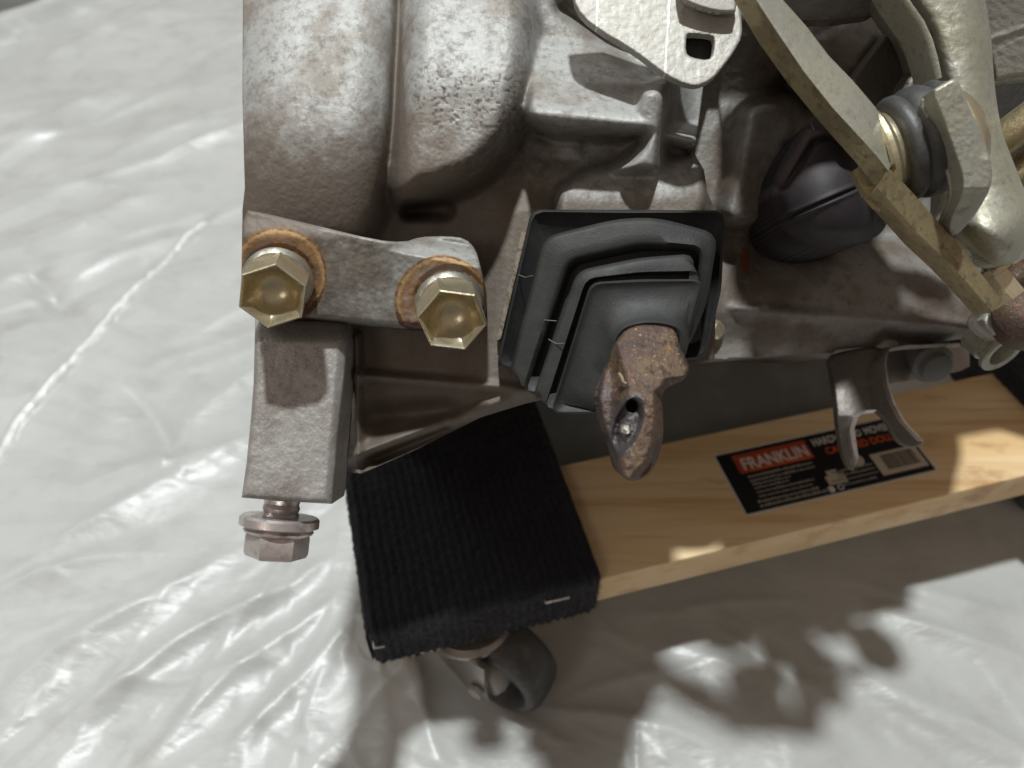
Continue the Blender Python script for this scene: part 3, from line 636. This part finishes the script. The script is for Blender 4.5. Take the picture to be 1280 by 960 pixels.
# tab with the square hole
tab=chaikin([(712,-70),(716,0),(728,22),(752,40),(780,56),(806,74),(832,94),(855,105),(872,108),(890,100),(902,86),(917,66),(928,46),(927,22),(922,0),(915,-70)],1)
hole=chaikin([(858,45),(862,42),(888,44),(893,48),(892,66),(886,76),(864,72),(857,66)],1)
relief('square_hole_tab',tab,lambda X,Y,s:.1815+.00003*(108-Y)+rnd(s,2.5,.0005)+.0001*fbm(X/5,Y/5,3,2)-.0006*(np.abs(X-(835+.1*Y*0-.08*(Y-50)))<1.2)*0,BRIGHT,gb,step=1.5,thick=.0022,hole=hole,angle=60,
  attrs={'scratch':lambda X,Y:np.maximum(ss(1.6,.4,np.abs(X-(834-.06*(Y-45)))),ss(1.5,.3,np.abs(X-(747-.04*Y))))})
relief('clamp_plate',chaikin([(850,-70),(848,-5),(862,4),(885,12),(905,15),(924,14),(922,-70)],1),lambda X,Y,s:.1798+rnd(s,2.5,.0005),BRIGHT,gb,step=1.6,thick=.0018,attrs={'scratch':lambda X,Y:0*X})
relief('hole_shade',[(850,36),(900,36),(900,84),(850,84)],lambda X,Y,s:.1875+0*X,DARK,gb,step=3,thick=.004)  # black sheet added behind the hole to paint its inside dark
# gasket and pin
relief('gasket',[(652,288),(658,291),(646,340),(634,390),(626,424),(621,426),(630,380),(642,335)],lambda X,Y,s:.2065+0*X,GSK,gb,step=2,thick=.003)
# ---- right-hand case
rc=[(850,-70),(850,200),(872,300),(868,446),(900,449),(960,446),(1030,440),(1060,446),(1130,432),(1200,424),(1236,420),(1300,412),(1325,255),(1390,236),(1430,262),(1500,232),(1560,246),(1620,228),(1620,-70)]  # outline past the right of view is unseen, added to shade the board
def rc_d(X,Y,s):
    D=.262-.024*ss(980,930,X)+0*X
    # big shaft barrel along the lower edge
    yc=372+.035*(X-900); r=np.clip(np.abs(Y-yc)/82,0,1.2)
    up=np.where(Y<yc,1,0)
    db=.232+.00004*(X-900)+.030*(1-np.sqrt(np.clip(1-r*r*.92,0.02,1)))
    D=smin(D,db,.003)
    g,t=sdl(X,Y,(900,384),(1250,412)); D=D-.0035*np.exp(-((g)/5)**2)*ss(900,930,X)
    # dark recess below the rib at right
    g,_=sdl(X,Y,(1110,428),(1215,432)); D=D+.014*np.exp(-(g/13)**2)
    g,_=sdl(X,Y,(1048,445),(1110,440)); D=D+.016*np.exp(-(g/8)**2)
    # wall left, rising to the post
    p=chaikin([(925,150),(945,128),(990,122),(1010,135),(985,180),(968,250),(960,275),(900,280),(912,230)],2); s1=sdp(X,Y,p)
    D=smin(D,.224+.00012*np.clip(X-930,0,99)+rnd(s1,10,.004)+wall(s1,.0009),.002)
    g,_=sdl(X,Y,(928,155),(912,220)); D=D+.004*np.exp(-(g/7)**2)
    # pale plate behind the rubber cap
    p=[(985,138),(1040,138),(1100,200),(1000,290),(962,280),(968,220),(978,170)]; s1=sdp(X,Y,p); D=smin(D,.236+rnd(s1,6,.002)+wall(s1,.001),.001)
    # roof-like overhang above the left wall
    p=chaikin([(840,-120),(1010,-120),(1000,60),(960,120),(925,132),(880,128),(840,110)],1); s1=sdp(X,Y,p)
    D=smin(D,.222+.00016*np.clip(Y-20,0,200)+rnd(s1,10,.004)+wall(s1,.001),.001)
    # upper block at right of the lever
    p=chaikin([(985,-120),(1130,-120),(1120,10),(1090,60),(1066,102),(1040,112),(1000,70),(980,0)],1); s1=sdp(X,Y,p)
    D=smin(D,.205+.0001*np.clip(110-Y,0,200)+rnd(s1,9,.003)+wall(s1,.0012),.001)
    g,_=sdl(X,Y,(1020,5),(1062,2)); D=D+.03*ss(13,8,g)
    g,_=sdl(X,Y,(1060,20),(1020,45)); D=D+.0015*np.exp(-(g/3)**2)
    return blur(D,2.0)+.0002*fbm(X/24,Y/24,4,3)+.0001*fbm(X/5,Y/5,3,2)
relief('gear_case',rc,rc_d,CASTD,gb,step=2.0,back=.345,attrs={'red':lambda X,Y:ss(9,3,np.hypot((X-931),(Y-325)/2.6))})
relief('shade_block',chaikin([(985,-260),(1200,-260),(1190,-60),(1100,-48),(985,-52)],1),lambda X,Y,s:.166+rnd(s,12,.006)+.0003*fbm(X/20,Y/20,3,2),CASTD,gb,step=3,back=.20,attrs={'red':lambda X,Y:0*X})  # unseen block added above the view to shade the right-hand case
# angular dark lug + ledge
relief('dark_lug',[(1062,150),(1050,120),(1078,84),(1112,40),(1140,5),(1160,-40),(1190,-30),(1165,60),(1130,120),(1118,160),(1090,165)],lambda X,Y,s:.190+.00012*np.clip(X-1070,0,200)+rnd(s,4,.0015)+.0001*fbm(X/6,Y/6,3,1),DKMET,gb,step=2,thick=.02,angle=60)
relief('cast_rib',chaikin([(1118,150),(1128,105),(1148,78),(1160,62),(1176,72),(1180,120),(1160,150)],1),lambda X,Y,s:.186+rnd(s,8,.004)+.0006*fbm(X/9,Y/9,3,2),CASTD,gb,step=2,thick=.02,attrs={'red':lambda X,Y:0*X})
relief('bell_face',[(1216,-60),(1300,-60),(1300,92),(1262,96),(1244,101),(1236,60)],lambda X,Y,s:.185+.0001*(Y)+rnd(s,4,.001)-.00025*np.exp(-(((Y-45)+.35*(X-1250))/4)**2)+.0001*fbm(X/5,Y/5,3,1),BRIGHT,gb,step=1.8,thick=.006,attrs={'scratch':lambda X,Y:ss(3,1,np.abs((Y-60)+.5*(X-1250)))*.6})
relief('cavity_shade',[(1234,88),(1310,84),(1310,300),(1262,300),(1250,200),(1240,140)],lambda X,Y,s:.232+0*X,DARK,gb,step=3,thick=.03)  # black plate fills the gap, its shade put into the colour
tube('shift_rod',[P(1205,210,.205),P(1240,185,.200),P(1275,158,.196),P(1330,118,.190)],[.0045,.0045,.0045,.0045],ZINCB,gb,24)
tube('shift_rod',[P(1225,255,.208),P(1262,225,.204),P(1300,195,.200)],.0042,ZINCB,gb,24)
# rubber cap on the case
cap=chaikin([(962,245),(966,222),(983,190),(1003,158),(1022,150),(1046,158),(1070,196),(1096,236),(1112,268),(1104,292),(1078,304),(1034,310),(996,302),(974,284)],2)
def cap_d(X,Y,s):
    rr=((X-1042)/84)**2+((Y-240)/92)**2; D=.197+.013*np.clip(rr,0,2)+rnd(s,22,.008)
    g,_=sdl(X,Y,(974,278),(1074,233)); D=D+.0009*np.exp(-(g/1.6)**2)-.0005*np.exp(-((g-4)/2.5)**2)
    l=np.minimum(sdl(X,Y,(974,225),(1012,168))[0],sdl(X,Y,(1012,168),(1040,160))[0]); D=D-.0016*np.exp(-(l/4)**2)+.0012*np.exp(-((l-9)/4)**2)
    D=blur(D,2.5); g,_=sdl(X,Y,(968,279),(1078,232)); D=D+.0010*np.exp(-(g/1.6)**2)-.0006*np.exp(-((g-4)/2.5)**2)
    l=np.minimum(sdl(X,Y,(976,228),(1012,172))[0],sdl(X,Y,(1012,172),(1040,164))[0]); return D-.0012*np.exp(-(l/4)**2)+.0012*np.exp(-((l-9)/3)**2)
relief('rubber_cap',cap,cap_d,RUBBERP,gb,step=1.8,back=.245,attrs={'dust':lambda X,Y:.8*np.exp(-(np.minimum(sdl(X,Y,(968,240),(1012,166))[0],sdl(X,Y,(1012,166),(1040,160))[0])/6)**2)})
# ---- boot
def polyring(cor,n=84,r=12):
    cor=np.array(cor,float); m=len(cor); out=[]
    R0=r
    for i in range(m):
        r=R0[i] if np.ndim(R0) else R0
        p=cor[i]; a=cor[i-1]; b=cor[(i+1)%m]; da=np.linalg.norm((a-p)[:2]); db=np.linalg.norm((b-p)[:2])
        ra=min(r,da*.45); rb=min(r,db*.45); A=p+(a-p)*ra/da; B=p+(b-p)*rb/db
        for t in np.linspace(0,1,9): out.append((1-t)**2*A+2*t*(1-t)*p+t*t*B)
    out=np.array(out); q=np.vstack([out,out[:1]]); L=np.concatenate([[0],np.cumsum(np.linalg.norm(np.diff(q[:,:2],axis=0),axis=1))])
    t=np.linspace(0,L[-1],n,endpoint=False); return np.stack([np.interp(t,L,q[:,k]) for k in range(3)],1)
def inset(cor,px,dz=0,c=None):
    cor=np.array(cor,float); c=cor.mean(0) if c is None else np.array(c,float); o=cor.copy()
    for i in range(len(cor)):
        v=c[:2]-cor[i,:2]; L=np.linalg.norm(v); o[i,:2]+=v/L*px
    o[:,2]+=dz; return o
def R3(cor,r): q=polyring(cor,r=r); return P(q[:,0],q[:,1],q[:,2])
L0=[(664,262,.1965),(780,262,.1965),(906,263,.1965),(902,360,.1968),(882,448,.1985),(750,462,.1985),(620,460,.1985)]
L1=[(680,296,.1865),(800,266,.1850),(898,292,.1860),(884,380,.1870),(860,436,.1884),(750,476,.1890),(634,476,.1895)]
L2=[(722,338,.1765),(800,322,.1755),(868,317,.1760),(866,370,.177),(848,436,.1785),(750,488,.1795),(664,500,.1800)]
L3=[(738,353,.1680),(800,349,.1675),(879,349,.1675),(865,403,.1685),(844,460,.1700),(775,517,.171),(688,517,.1715)]
NK=[(772,412,.1640),(810,402,.1635),(850,409,.1635),(853,430,.1640),(838,466,.1655),(790,506,.167),(752,508,.1670)]
def mixr(a,b,t,dz=0):
    a=np.array(a,float);b=np.array(b,float); o=a*(1-t)+b*t; o[:,2]+=dz; return o
K1=[17,60,20,20,17,60,17]
rings=[(inset(L0,0,.0135),10),(L0,12),(inset(L0,1,-.0010),13),(inset(L0,4,-.0014),13),(inset(L0,12,.0004),12),
 (inset(L1,12,.0130),K1),(inset(L1,9,.0085),K1),(inset(L1,4,.0040),K1),(inset(L1,.6,.0018),K1),(L1,K1),(inset(L1,1,-.0013),K1),(inset(L1,4,-.0024),K1),
 (inset(L1,8,-.0027),K1),(mixr(L1,L2,.40,.0012),16),(mixr(L1,L2,.60,.0024),15),(mixr(L1,L2,.74,.0046),15),(mixr(L1,L2,.86,.0110),15),(inset(L2,9,.0120),14),(inset(L2,6,.0050),14),(inset(L2,1.5,.0016),15),(L2,15),(inset(L2,1,-.0012),15),(inset(L2,4,-.0021),15),
 (inset(L2,7,-.0023),15),(mixr(L2,L3,.45,.0012),14),(mixr(L2,L3,.66,.0028),13),(mixr(L2,L3,.82,.0085),13),(inset(L3,7,.0095),12),(inset(L3,5,.0034),12),(inset(L3,1,.0012),12),(L3,12),(inset(L3,1,-.0009),12),(inset(L3,3,-.0014),12),
 (inset(L3,7,-.0010),12),(inset(L3,14,-.0006),14),(inset(NK,-11,.0018),20),(inset(NK,-5,-.0006),20),(inset(NK,-1,-.0012),20),(inset(NK,3,-.0008),20),(inset(NK,5,.006),20)]
boot=loft('rubber_boot',[R3(*q) for q in rings],RUBBER,gb,angle=60)
boot['label']='black rubber bellows boot with four rectangular folds'
# moulding flash on the left folds
for a,b in (((648,343,.1955),(666,344,.189)),((657,392,.1868),(696,401,.1822)),((686,424,.1775),(706,429,.1730))):
    pa,pb=P(*a),P(*b); pa=pa-AB*.0008; pb=pb-AB*.0008; mid=(pa+pb)/2+AB*.0003-AU*.0006
    sub(tube('mould_line',[pa,mid,pb],.00013,MLD,gb,6),boot)
relief('rubber_tab',[(866,382),(876,378),(877,424),(864,430),(858,428)],lambda X,Y,s:.196+0*X,RUBBER,gb,step=2,thick=.006,attrs={'dust':lambda X,Y:0*X})
# release fork
fork=[(772,424),(783,411),(800,405),(830,406),(846,412),(850,436),(856,446),(861,456),(860,468),(852,477),(838,482),(830,488),(827,496),(829,520),(829,545),(825,566),(818,584),(808,596),(794,602),(782,600),(775,591),(770,570),(764,552),(756,535),(750,512),(748,492),(755,465),(764,440)]
fork=chaikin(fork,1)
def fork_d(X,Y,s):
    D=.1615-.00011*(Y-410)+0*X
    D=np.where(Y>500,D+.00009*(Y-500),D)
    D=D+.000016*np.clip((X-800),-80,80)**2*.035
    # left facet falls away
    ln=(X-(812-.10*(Y-420)-28*ss(480,560,Y)*0)); 
    fx=768+.0*Y+14*ss(420,480,Y)-6*ss(500,600,Y)
    D=D+.0055*ss(0,26,fx+6-X)
    # dished socket
    u=(X-784)*.93+(Y-532)*.36; v=-(X-784)*.36+(Y-532)*.93
    q=np.sqrt((u/17)**2+(v/36)**2); D=D+.0030*ss(1.10,.62,q)
    r=np.hypot((X-790)/7,(Y-507)/8); D=D+.006*ss(1.15,.6,r)
    D=D-.0012*np.exp(-(((X-780)/8)**2+((Y-538)/9)**2))*(1+.8*fbm(X/3,Y/3,3,2))
    # bevelled side on the right of the eye
    xe=np.interp(Y,[470,490,520,550,575,600],[835,816,818,814,806,785]); D=D+.0060*ss(-1,13,X-xe)*ss(478,496,Y)
    # underside of the shoulder
    D=D+.004*ss(0,10,Y-(472-.12*(X-830)))*ss(826,836,X)*ss(500,488,Y)
    D=D+rnd(s,3.5,.0018)
    return D+.00022*fbm(X/7,Y/7,4,1)+.0005*np.clip(fbm(X/4,Y/4,3,3),0,1)*ss(1.2,.8,q)
fk=relief('release_fork',fork,fork_d,RUST,gb,step=1.1,thick=.012,attrs={
 'grease':lambda X,Y:.75*ss(1.15,.85,np.sqrt((((X-782)*.93+(Y-532)*.36)/19)**2+((-(X-782)*.36+(Y-532)*.93)/44)**2))+.35*ss(785,765,X)*ss(440,470,Y),
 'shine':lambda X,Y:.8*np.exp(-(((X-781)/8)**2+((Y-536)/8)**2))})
fk['label']='rusty release fork with a dished eye poking out of the boot'
tube('weld_bead',[P(774,467,.1548),P(777,471,.1540),P(779,477,.1536),P(783,480,.1534)],.0003,GSK,gb,8)
# ---- shift linkage (own levers)
lk0=P(1150,200,.17)
lk=gb
def L_(pts,d): return [P(x,y,dd) for (x,y),dd in zip(pts,d)]
A1=[(890,-45),(916,0),(947,53),(983,103),(1014,141),(1046,178),(1074,209),(1099,240)]
A2=[(921,-45),(947,0),(974,41),(1005,87),(1042,134),(1080,175),(1098,195),(1111,212)]
A3=[(952,-45),(980,0),(1008,31),(1037,69),(1067,100),(1096,134),(1107,172),(1115,204)]
R_=[]
for i in range(8):
    d=.150+.0012*i
    a,b,c=P(*A1[i],d+.006),P(*A2[i],d),P(*A3[i],d+.007); e=a+(c-b)*.9
    q=[]
    # small rounding on the visible edges
    q+= [a*.96+e*.04,a*.96+b*.04,b*.95+a*.05,b*.95+c*.05,c*.96+b*.04,c*.96+e*.04,e]
    R_.append(q)
sl=loft('shift_lever',R_,ZINCP,lk,angle=30)
sl.data.materials.append(ZINCB)
# brown narrow side takes its own plating
for p in sl.data.polygons:
    vi=[v%7 for v in p.vertices if v<56]
    if len(p.vertices)==4 and set(vi)<= {1,2}: p.material_index=1
# lower end of lever
B1=[(1096,236),(1122,264),(1150,296),(1182,326),(1212,358),(1240,390)]
B2=[(1111,208),(1140,238),(1168,270),(1198,304),(1226,340),(1254,376)]
R_=[]
for i in range(6):
    d=.158+.004*i; a=P(*B1[i],d); b=P(*B2[i],d+.001); n=-AB*.010+AR*.002
    R_.append([a*.96+b*.04,a*.04+b*.96,b+n*.1,b+n,a+n,a+n*.1])
loft('lever_end',R_,ZINCB,lk,angle=30)
R_=[]
for (x,y),(x2,y2),d in zip([(1074,208),(1088,228),(1104,246),(1113,256)],[(1066,214),(1080,240),(1095,258),(1107,264)],(.164,.165,.166,.167)):
    a=P(x,y,d);b=P(x2,y2,d); n=-AB*.002; R_.append([a,b,b+n,a+n])
loft('lever_tongue',R_,ZINC,lk,angle=30)
# bright narrow strip behind the lever end
R_=[]
for (x,y),(x2,y2),d in zip([(1190,290),(1215,325),(1232,352),(1243,370)],[(1200,296),(1224,330),(1240,352),(1250,366)],(.186,.190,.193,.195)):
    a=P(x,y,d);b=P(x2,y2,d); n=-AB*.004; R_.append([a,b,b+n,a+n])
loft('steel_strip',R_,SHEETM,lk,angle=30)
# bushing
ba=unit(V(.92,.30,.16)); bc=P(1150,178,.171)
lathe('spacer',bc-ba*.0105,ba,[(0,.004),(0,.0100),(.0006,.0108),(.0016,.0110),(.0024,.0104),(.0030,.0092),(.0044,.0090),(.0050,.0086)],ZINC,lk,56)
lathe('bushing',bc-ba*.0062,ba,[(0,.006),(0,.0104),(.0005,.0114),(.0014,.0118),(.0026,.0118),(.0034,.0113),(.0040,.0119),(.0050,.0123),(.0076,.0123),(.0084,.0119),(.0092,.0114),(.0098,.0119),(.0112,.0120),(.0122,.0113),(.0124,.006)],RUBBERG,lk,72,angle=60)
lathe('washer',bc+ba*.0063,ba,[(0,.005),(0,.0108),(.0008,.0110),(.0010,.005)],SHEETM,lk,48)
# clevis tongue
cl=chaikin([(1163,114),(1180,104),(1193,97),(1201,106),(1212,135),(1228,168),(1240,205),(1240,232),(1224,262),(1205,286),(1192,296),(1184,288),(1190,266),(1202,244),(1203,222),(1192,190),(1178,150)],1)
relief('clevis_arm',cl,lambda X,Y,s:.157+.000035*np.clip(Y-200,-200,40)+.00018*np.clip(Y-235,0,99)+rnd(s,4,.0012)+.0008*ss(1196+.33*(Y-110),1206+.33*(Y-110),X)*ss(200,190,Y)+.0001*fbm(X/5,Y/5,3,1),ZINCP,lk,step=1.5,thick=.005,angle=60)
relief('bolt_dome',chaikin([(1194,112),(1206,112),(1224,128),(1236,152),(1240,180),(1236,200),(1228,198),(1216,172),(1204,142)],2),lambda X,Y,s:.1625-.0045*np.sqrt(np.clip(1-np.clip((s+14)/14,0,1)**2,0,1)),ZINC,lk,step=1.4,thick=.005)
# cast selector arm
arm=chaikin([(1085,-70),(1112,-20),(1128,8),(1142,26),(1155,50),(1163,78),(1168,104),(1176,130),(1190,200),(1200,240),(1186,288),(1205,304),(1224,320),(1246,333),(1268,330),(1288,300),(1296,270),(1280,236),(1266,200),(1254,170),(1246,130),(1242,90),(1240,50),(1232,0),(1222,-70)],1)
def arm_d(X,Y,s):
    D=.176+rnd(s,34,.012)+.0+0*X
    # rolled left rim, a squared brown edge
    D=D-.004*np.exp(-(((X-1245)/40)**2+((Y-290)/30)**2))
    return blur(D,3)+.0003*fbm(X/30,Y/30,3,2)+.0001*fbm(X/5,Y/5,3,4)
relief('selector_arm',arm,arm_d,ZINCP,lk,step=1.8,thick=.012)
R_=[]
for x,y,d in ((1100,-45,.172),(1119,-12,.1712),(1134,10,.1706),(1148,30,.1702),(1158,52,.170),(1165,76,.170),(1170,100,.1705)):
    a=P(x-2,y+1,d+.0012); b=P(x+7,y-3,d); n=-AB*.008; R_.append([a,a*.6+b*.4-AB*.0002+AB*.0009,b*.92+a*.08+AB*.0004,b,b+n,a+n])
loft('arm_rim',R_,ZINCP,lk,angle=40)
# small pieces at the right edge
lathe('lower_bolt',P(1226,338,.196),V(.55,-.8,.2),[(-.006,.0040),(0,.0042),(.001,.0060),(.003,.0060),(.0032,.0048),(.010,.0046)],ZINC,lk,6)
tube('brown_link',[P(1238,368,.205),P(1265,350,.203),P(1300,330,.20)],.0032,RUST,lk,16)
lathe('rusty_boss',P(1290,388,.22),V(-.2,.4,.9),[(-.01,.008),(-.001,.010),(.002,.0085),(.004,.006),(.0045,.003)],RUST,lk,32)
relief('pale_pad',chaikin([(1226,396),(1250,382),(1262,374),(1268,382),(1252,400),(1262,415),(1300,404),(1300,428),(1258,430),(1232,412)],1),lambda X,Y,s:.226+rnd(s,5,.002),BRIGHT,lk,step=2,thick=.008,attrs={'scratch':lambda X,Y:0*X})
ra=unit(V(.30,-.62,.62)); rcn=P(1250,437,.236)
lathe('ring_nut',rcn,ra,[(-.009,.0040),(-.009,.0062),(-.003,.0064),(-.0028,.0056),(-.001,.0056),(0,.0073),(.0014,.0073),(.0018,.0067),(.0016,.0048),(-.001,.0042),(-.008,.0040)],ZINCP,lk,48,cap=(False,False))
# bent bracket
br=chaikin([(1034,446),(1062,437),(1104,432),(1106,450),(1109,480),(1117,505),(1130,528),(1146,544),(1155,552),(1152,558),(1138,560),(1126,556),(1117,544),(1110,530),(1100,518),(1088,513),(1075,516),(1067,524),(1064,538),(1068,556),(1073,566),(1070,580),(1063,590),(1056,577),(1050,556),(1046,528),(1044,500),(1040,470)],1)
bk=relief('bent_bracket',br,lambda X,Y,s:.250-.00010*(Y-440)+.00012*np.clip(Y-520,0,99)+.006*((X-1075)/40)**2*.3+rnd(s,2.5,.0007),DKMET,gb,step=1.6,thick=.0022,angle=60)
R_=[]
edge=[(1200,429,.256),(1170,430,.254),(1130,432,.252),(1114,435,.2505),(1108,441,.249),(1106,455,.247),(1109,480,.244),(1117,505,.242),(1130,528,.241),(1153,552,.241)]
for i,(x,y,d) in enumerate(edge):
    d-=.0045; p=P(x,y,d); q=P(x+(1.8 if i>3 else 0),y+(4.5 if i<4 else -1.5),d); n=-AB*(.011 if i<5 else .003); R_.append([p,q,q+n,p+n])
sub(loft('bracket_edge',R_,STEEL,gb,angle=40),bk)
R_=[]
for x,y,d,w_ in ((1094,513,.240,3),(1080,514,.240,4),(1070,521,.240,5),(1065,536,.240,5),(1068,556,.241,5),(1071,572,.241,4),(1066,588,.241,2)):
    a=P(x-w_*.6,y+(w_ if y<516 else 0),d); b=P(x+w_*.6,y-(w_*.3 if y<516 else 0),d-.001); n=-AB*.003; R_.append([a,b,b+n,a+n])
sub(loft('bracket_edge',R_,STEEL,gb,angle=40),bk)
R_=[]
for x,y0,y1,d in ((1108,436,480,.256),(1150,434,474,.262),(1200,430,464,.268),(1212,440,458,.270)):
    a=P(x,y0,d);b=P(x,y1,d);n=-AB*.002; R_.append([a,b,b+n,a+n])
sub(loft('bracket_web',R_,SHEETM,gb,angle=40),bk)
lathe('bracket_bolt',P(1162,452,.255),V(.1,-.5,.8),[(-.006,.005),(0,.0060),(.001,.0068),(.0020,.0068),(.0024,.0052),(.005,.0050),(.0056,.004)],DARKG,gb,32)
relief('shade_panel',chaikin([(655,470),(900,430),(1075,430),(1075,560),(900,600),(700,640),(640,560)],1),lambda X,Y,s:.385+rnd(s,20,.01)+.0006*fbm(X/30,Y/30,3,1),DARKG,gb,step=3,thick=.03)  # dark panel added in place of deep shade on the floor
lathe('dowel_pin',P(896,412,.2345),V(.6,-.1,.8),[(-.006,.0030),(.0005,.0030),(.0012,.0022)],ZINC,gb,24)
print('tris',sum(len(o.data.polygons)*2 for o in bpy.data.objects if o.type=='MESH'))
